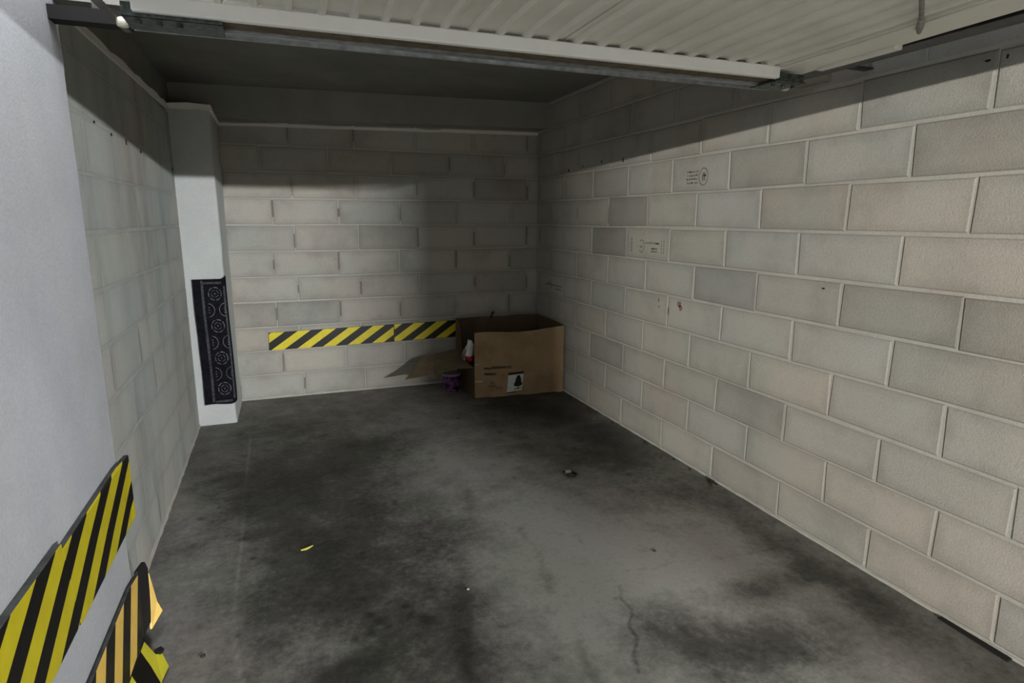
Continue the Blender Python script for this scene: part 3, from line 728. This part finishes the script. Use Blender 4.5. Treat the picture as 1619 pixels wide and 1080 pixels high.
# purple foil-wrapped tub under the flap
tb_ = empty('purple_tub', (1.335, 4.98, 0), 'shiny purple tub on the floor under the cardboard flap', 'tub')
bm = bmesh.new(); prev = None; rr = random.Random(8)
for (z, r) in ((.001, .060), (.02, .066), (.06, .069), (.10, .072), (.14, .074)):
    ring = [bm.verts.new((1.325+(r+rr.uniform(-.003, .003))*math.cos(t), 4.975+(r+rr.uniform(-.003, .003))*math.sin(t), z)) for t in [2*math.pi*k/24 for k in range(24)]]
    if prev:
        for k in range(24): bm.faces.new((prev[k], prev[(k+1) % 24], ring[(k+1) % 24], ring[k]))
    else: bm.faces.new(ring[::-1])
    prev = ring
bm.faces.new(prev); link('tub_body', bm, M['purple'], tb_)
bm = bmesh.new(); tube(bm, [(1.325, 4.975, .139), (1.325, 4.975, .144), (1.325, 4.975, .155), (1.325, 4.975, .158)], [.076, .079, .079, .072], 24); link('tub_rim', bm, M['purple_lid'], tb_)

# ------------------------------------------------------------------ ink stamps and small holes on the right wall
wr = bpy.data.objects['wall_right']
def st_quad(bm, y0, z0, y1, z1, sk=0):
    box(bm, RX-.0052, RX-.003, min(y0, y1), max(y0, y1), z0, z1)
def ring_ink(bm, cy, cz, r, wd=.005, a0=0, a1=6.283, n=20):
    for k in range(n):
        t0 = a0+(a1-a0)*k/n; t1 = a0+(a1-a0)*(k+1)/n
        q = [(RX-.0052, cy+(r+s*wd)*math.cos(t)*.95, cz+(r+s*wd)*1.15*math.sin(t)) for s, t in ((-.5, t0), (.5, t0), (.5, t1), (-.5, t1))]
        prism(bm, q, (.002, 0, 0))
rs = random.Random(31)
def scribble(bm, ya, yb, za, zb, rows):
    dz = (zb-za)/rows
    for r_ in range(rows):
        y = ya
        while y < yb-.004:
            wd = rs.uniform(.004, .009); h = dz*.55
            st_quad(bm, y, za+r_*dz, y+.0028, za+r_*dz+h); 
            if rs.random() > .35: st_quad(bm, y, za+r_*dz+h*rs.choice((0, .4, .8)), y+wd, za+r_*dz+h*rs.choice((0, .4, .8))+.003)
            y += wd+.004
bm = bmesh.new(); scribble(bm, 2.955, 3.06, 1.655, 1.735, 4); ring_ink(bm, 2.905, 1.69, .040)
for a, b in ((2.915, 2.905), (2.900, 2.890)): st_quad(bm, a, 1.668, b, 1.712)
st_quad(bm, 2.91, 1.69, 2.88, 1.70); link('ink_stamp', bm, M['ink'], wr)
bm = bmesh.new(); scribble(bm, 3.30, 3.47, 1.300, 1.325, 1); scribble(bm, 3.32, 3.40, 1.250, 1.285, 2); ring_ink(bm, 3.50, 1.285, .034, .005, .9, 5.6); st_quad(bm, 3.49, 1.275, 3.52, 1.285)
for y in (3.27, 3.245): 
    for k in range(4): st_quad(bm, y, 1.245+k*.022, y+.006, 1.262+k*.022)
for k in range(4): st_quad(bm, 3.615, 1.245+k*.024, 3.627, 1.262+k*.024)
link('ink_stamp', bm, M['ink'], wr)
bm = bmesh.new(); scribble(bm, 4.70, 5.05, .885, .91, 1); scribble(bm, 4.72, 4.85, .855, .875, 1); ring_ink(bm, 4.95, .885, .028, .005, .5, 5); link('ink_stamp', bm, M['ink'], wr)
bm = bmesh.new()
for (cy, cz, r) in ((3.06, .955, .022), (3.045, .935, .018)):
    prism(bm, [(RX-.0052, cy+r*math.cos(t)*rs.uniform(.7, 1.1), cz+r*math.sin(t)*rs.uniform(.7, 1.1)) for t in [6.283*k/12 for k in range(12)]], (.002, 0, 0))
link('red_stain', bm, M['ink_red'], wr)
bm = bmesh.new()
for (cy, cz, a, b) in ((3.275, .955, .008, .014), (3.27, .915, .006, .009), (3.165, .90, .007, .028)):
    prism(bm, [(RX-.0052, cy+a*math.cos(t), cz+b*math.sin(t)) for t in [6.283*k/10 for k in range(10)]], (.002, 0, 0))
link('ink_smudge', bm, M['ink'], wr)
bm = bmesh.new()
for (cy, cz, a, b) in ((4.374, 1.855, .007, .012), (4.076, 1.863, .008, .014), (3.776, 1.851, .007, .020), (4.62, 1.84, .010, .014), (1.47, 1.972, .012, .005), (1.41, 1.972, .004, .009), (2.03, 1.16, .010, .004)):
    prism(bm, [(RX-.0052, cy+a*math.cos(t)*rs.uniform(.7, 1), cz+b*math.sin(t)*rs.uniform(.7, 1)) for t in [6.283*k/9 for k in range(9)]], (.002, 0, 0))
link('drill_hole', bm, M['hole'], wr)
wl = bpy.data.objects['wall_left']
bm = bmesh.new()
for (cy, cz, a, b) in ((2.78, 1.805, .008, .006), (3.03, 1.79, .010, .008), (3.30, 1.79, .008, .016), (3.62, 1.78, .008, .012), (4.62, 1.765, .012, .012)):
    prism(bm, [(LX+.0052, cy+a*math.cos(t)*rs.uniform(.7, 1), cz+b*math.sin(t)*rs.uniform(.7, 1)) for t in [6.283*k/9 for k in range(9)]], (-.002, 0, 0))
link('drill_hole', bm, M['hole'], wl)

# ------------------------------------------------------------------ litter on the floor
bm = bmesh.new(); tube(bm, [(.005, 2.67, .004), (.025, 2.668, .006), (.045, 2.68, .006), (.058, 2.694, .004)], [.003, .005, .004, .002], 6)
tag(link('paper_scrap', bm, M['litter_y']), 'small curled yellow scrap on the dark left half of the floor', 'litter')
bm = bmesh.new(); prism(bm, [(1.475, 3.01, .012), (1.505, 3.0, .016), (1.512, 3.03, .014), (1.485, 3.04, .010)], (0, 0, .004)); ls = link('paper_scrap', bm, M['litter_w'])
tag(ls, 'tiny pale crumpled scrap in the middle of the floor in front of the box', 'litter')
bm = bmesh.new(); tube(bm, [(1.47, 2.99, .006), (1.505, 2.96, .008), (1.535, 2.985, .006), (1.52, 3.03, .007), (1.47, 3.045, .006)], .007, 6); link('dark_fold', bm, M['grit'], ls)
def lump(x, y, r, label, m=M['grit'], name='grit_crumb', cat='debris', group=None, el=1.0, ang=0):
    bm = bmesh.new(); rr = random.Random(int(x*1000+y*77)); bmesh.ops.create_icosphere(bm, subdivisions=2, radius=1)
    for v in bm.verts:
        k = rr.uniform(.8, 1.15); px, py = v.co.x*r*el*k, v.co.y*r*k
        v.co = Vector((px*math.cos(ang)-py*math.sin(ang)+x, px*math.sin(ang)+py*math.cos(ang)+y, max(-.0, (v.co.z*.5+.45)*r*k)))
    o = link(name, bm, m); tag(o, label, cat, group); return o
lump(1.484, 2.115, .008, 'single dark crumb on the pale patch at the centre right of the floor')
lump(-.33, 2.075, .009, 'small dark stone on the floor beside the crumpled guard', name='pebble')
lump(.62, 2.13, .006, 'tiny white speck of grit on the dark floor near the tyre mark', M['litter_w'])
lump(2.185, 2.60, .022, 'largest flake of dark debris along the foot of the right wall', el=2.2, ang=1.4)
for x, y, r, tx in ((2.19, 4.42, .009, 'small dark crumb at the foot of the right wall, the one nearest the cardboard box'),
                    (2.175, 4.05, .010, 'dark crumb at the foot of the right wall, second from the cardboard box'),
                    (2.19, 3.72, .008, 'dark crumb at the foot of the right wall, third from the cardboard box'),
                    (2.19, 3.28, .013, 'larger dark crumb halfway between the box and the big flake by the right wall'),
                    (2.20, 2.98, .009, 'dark crumb at the foot of the right wall, second beyond the big flake'),
                    (2.195, 2.82, .007, 'tiny dark crumb at the foot of the right wall, just beyond the big flake')):
    lump(x, y, r, tx, group='crumbs along the right wall', el=1.6, ang=1.5)
bm = bmesh.new(); prism(bm, [(2.196, 1.10, .0005), (2.221, 1.10, .0005), (2.222, 1.34, .0005), (2.206, 1.345, .0005)], (0, 0, .008))
tag(link('rubber_strip', bm, M['rubber_black'], bevel=.002), 'flat black rubber strip at the near foot of the right wall', 'strip')
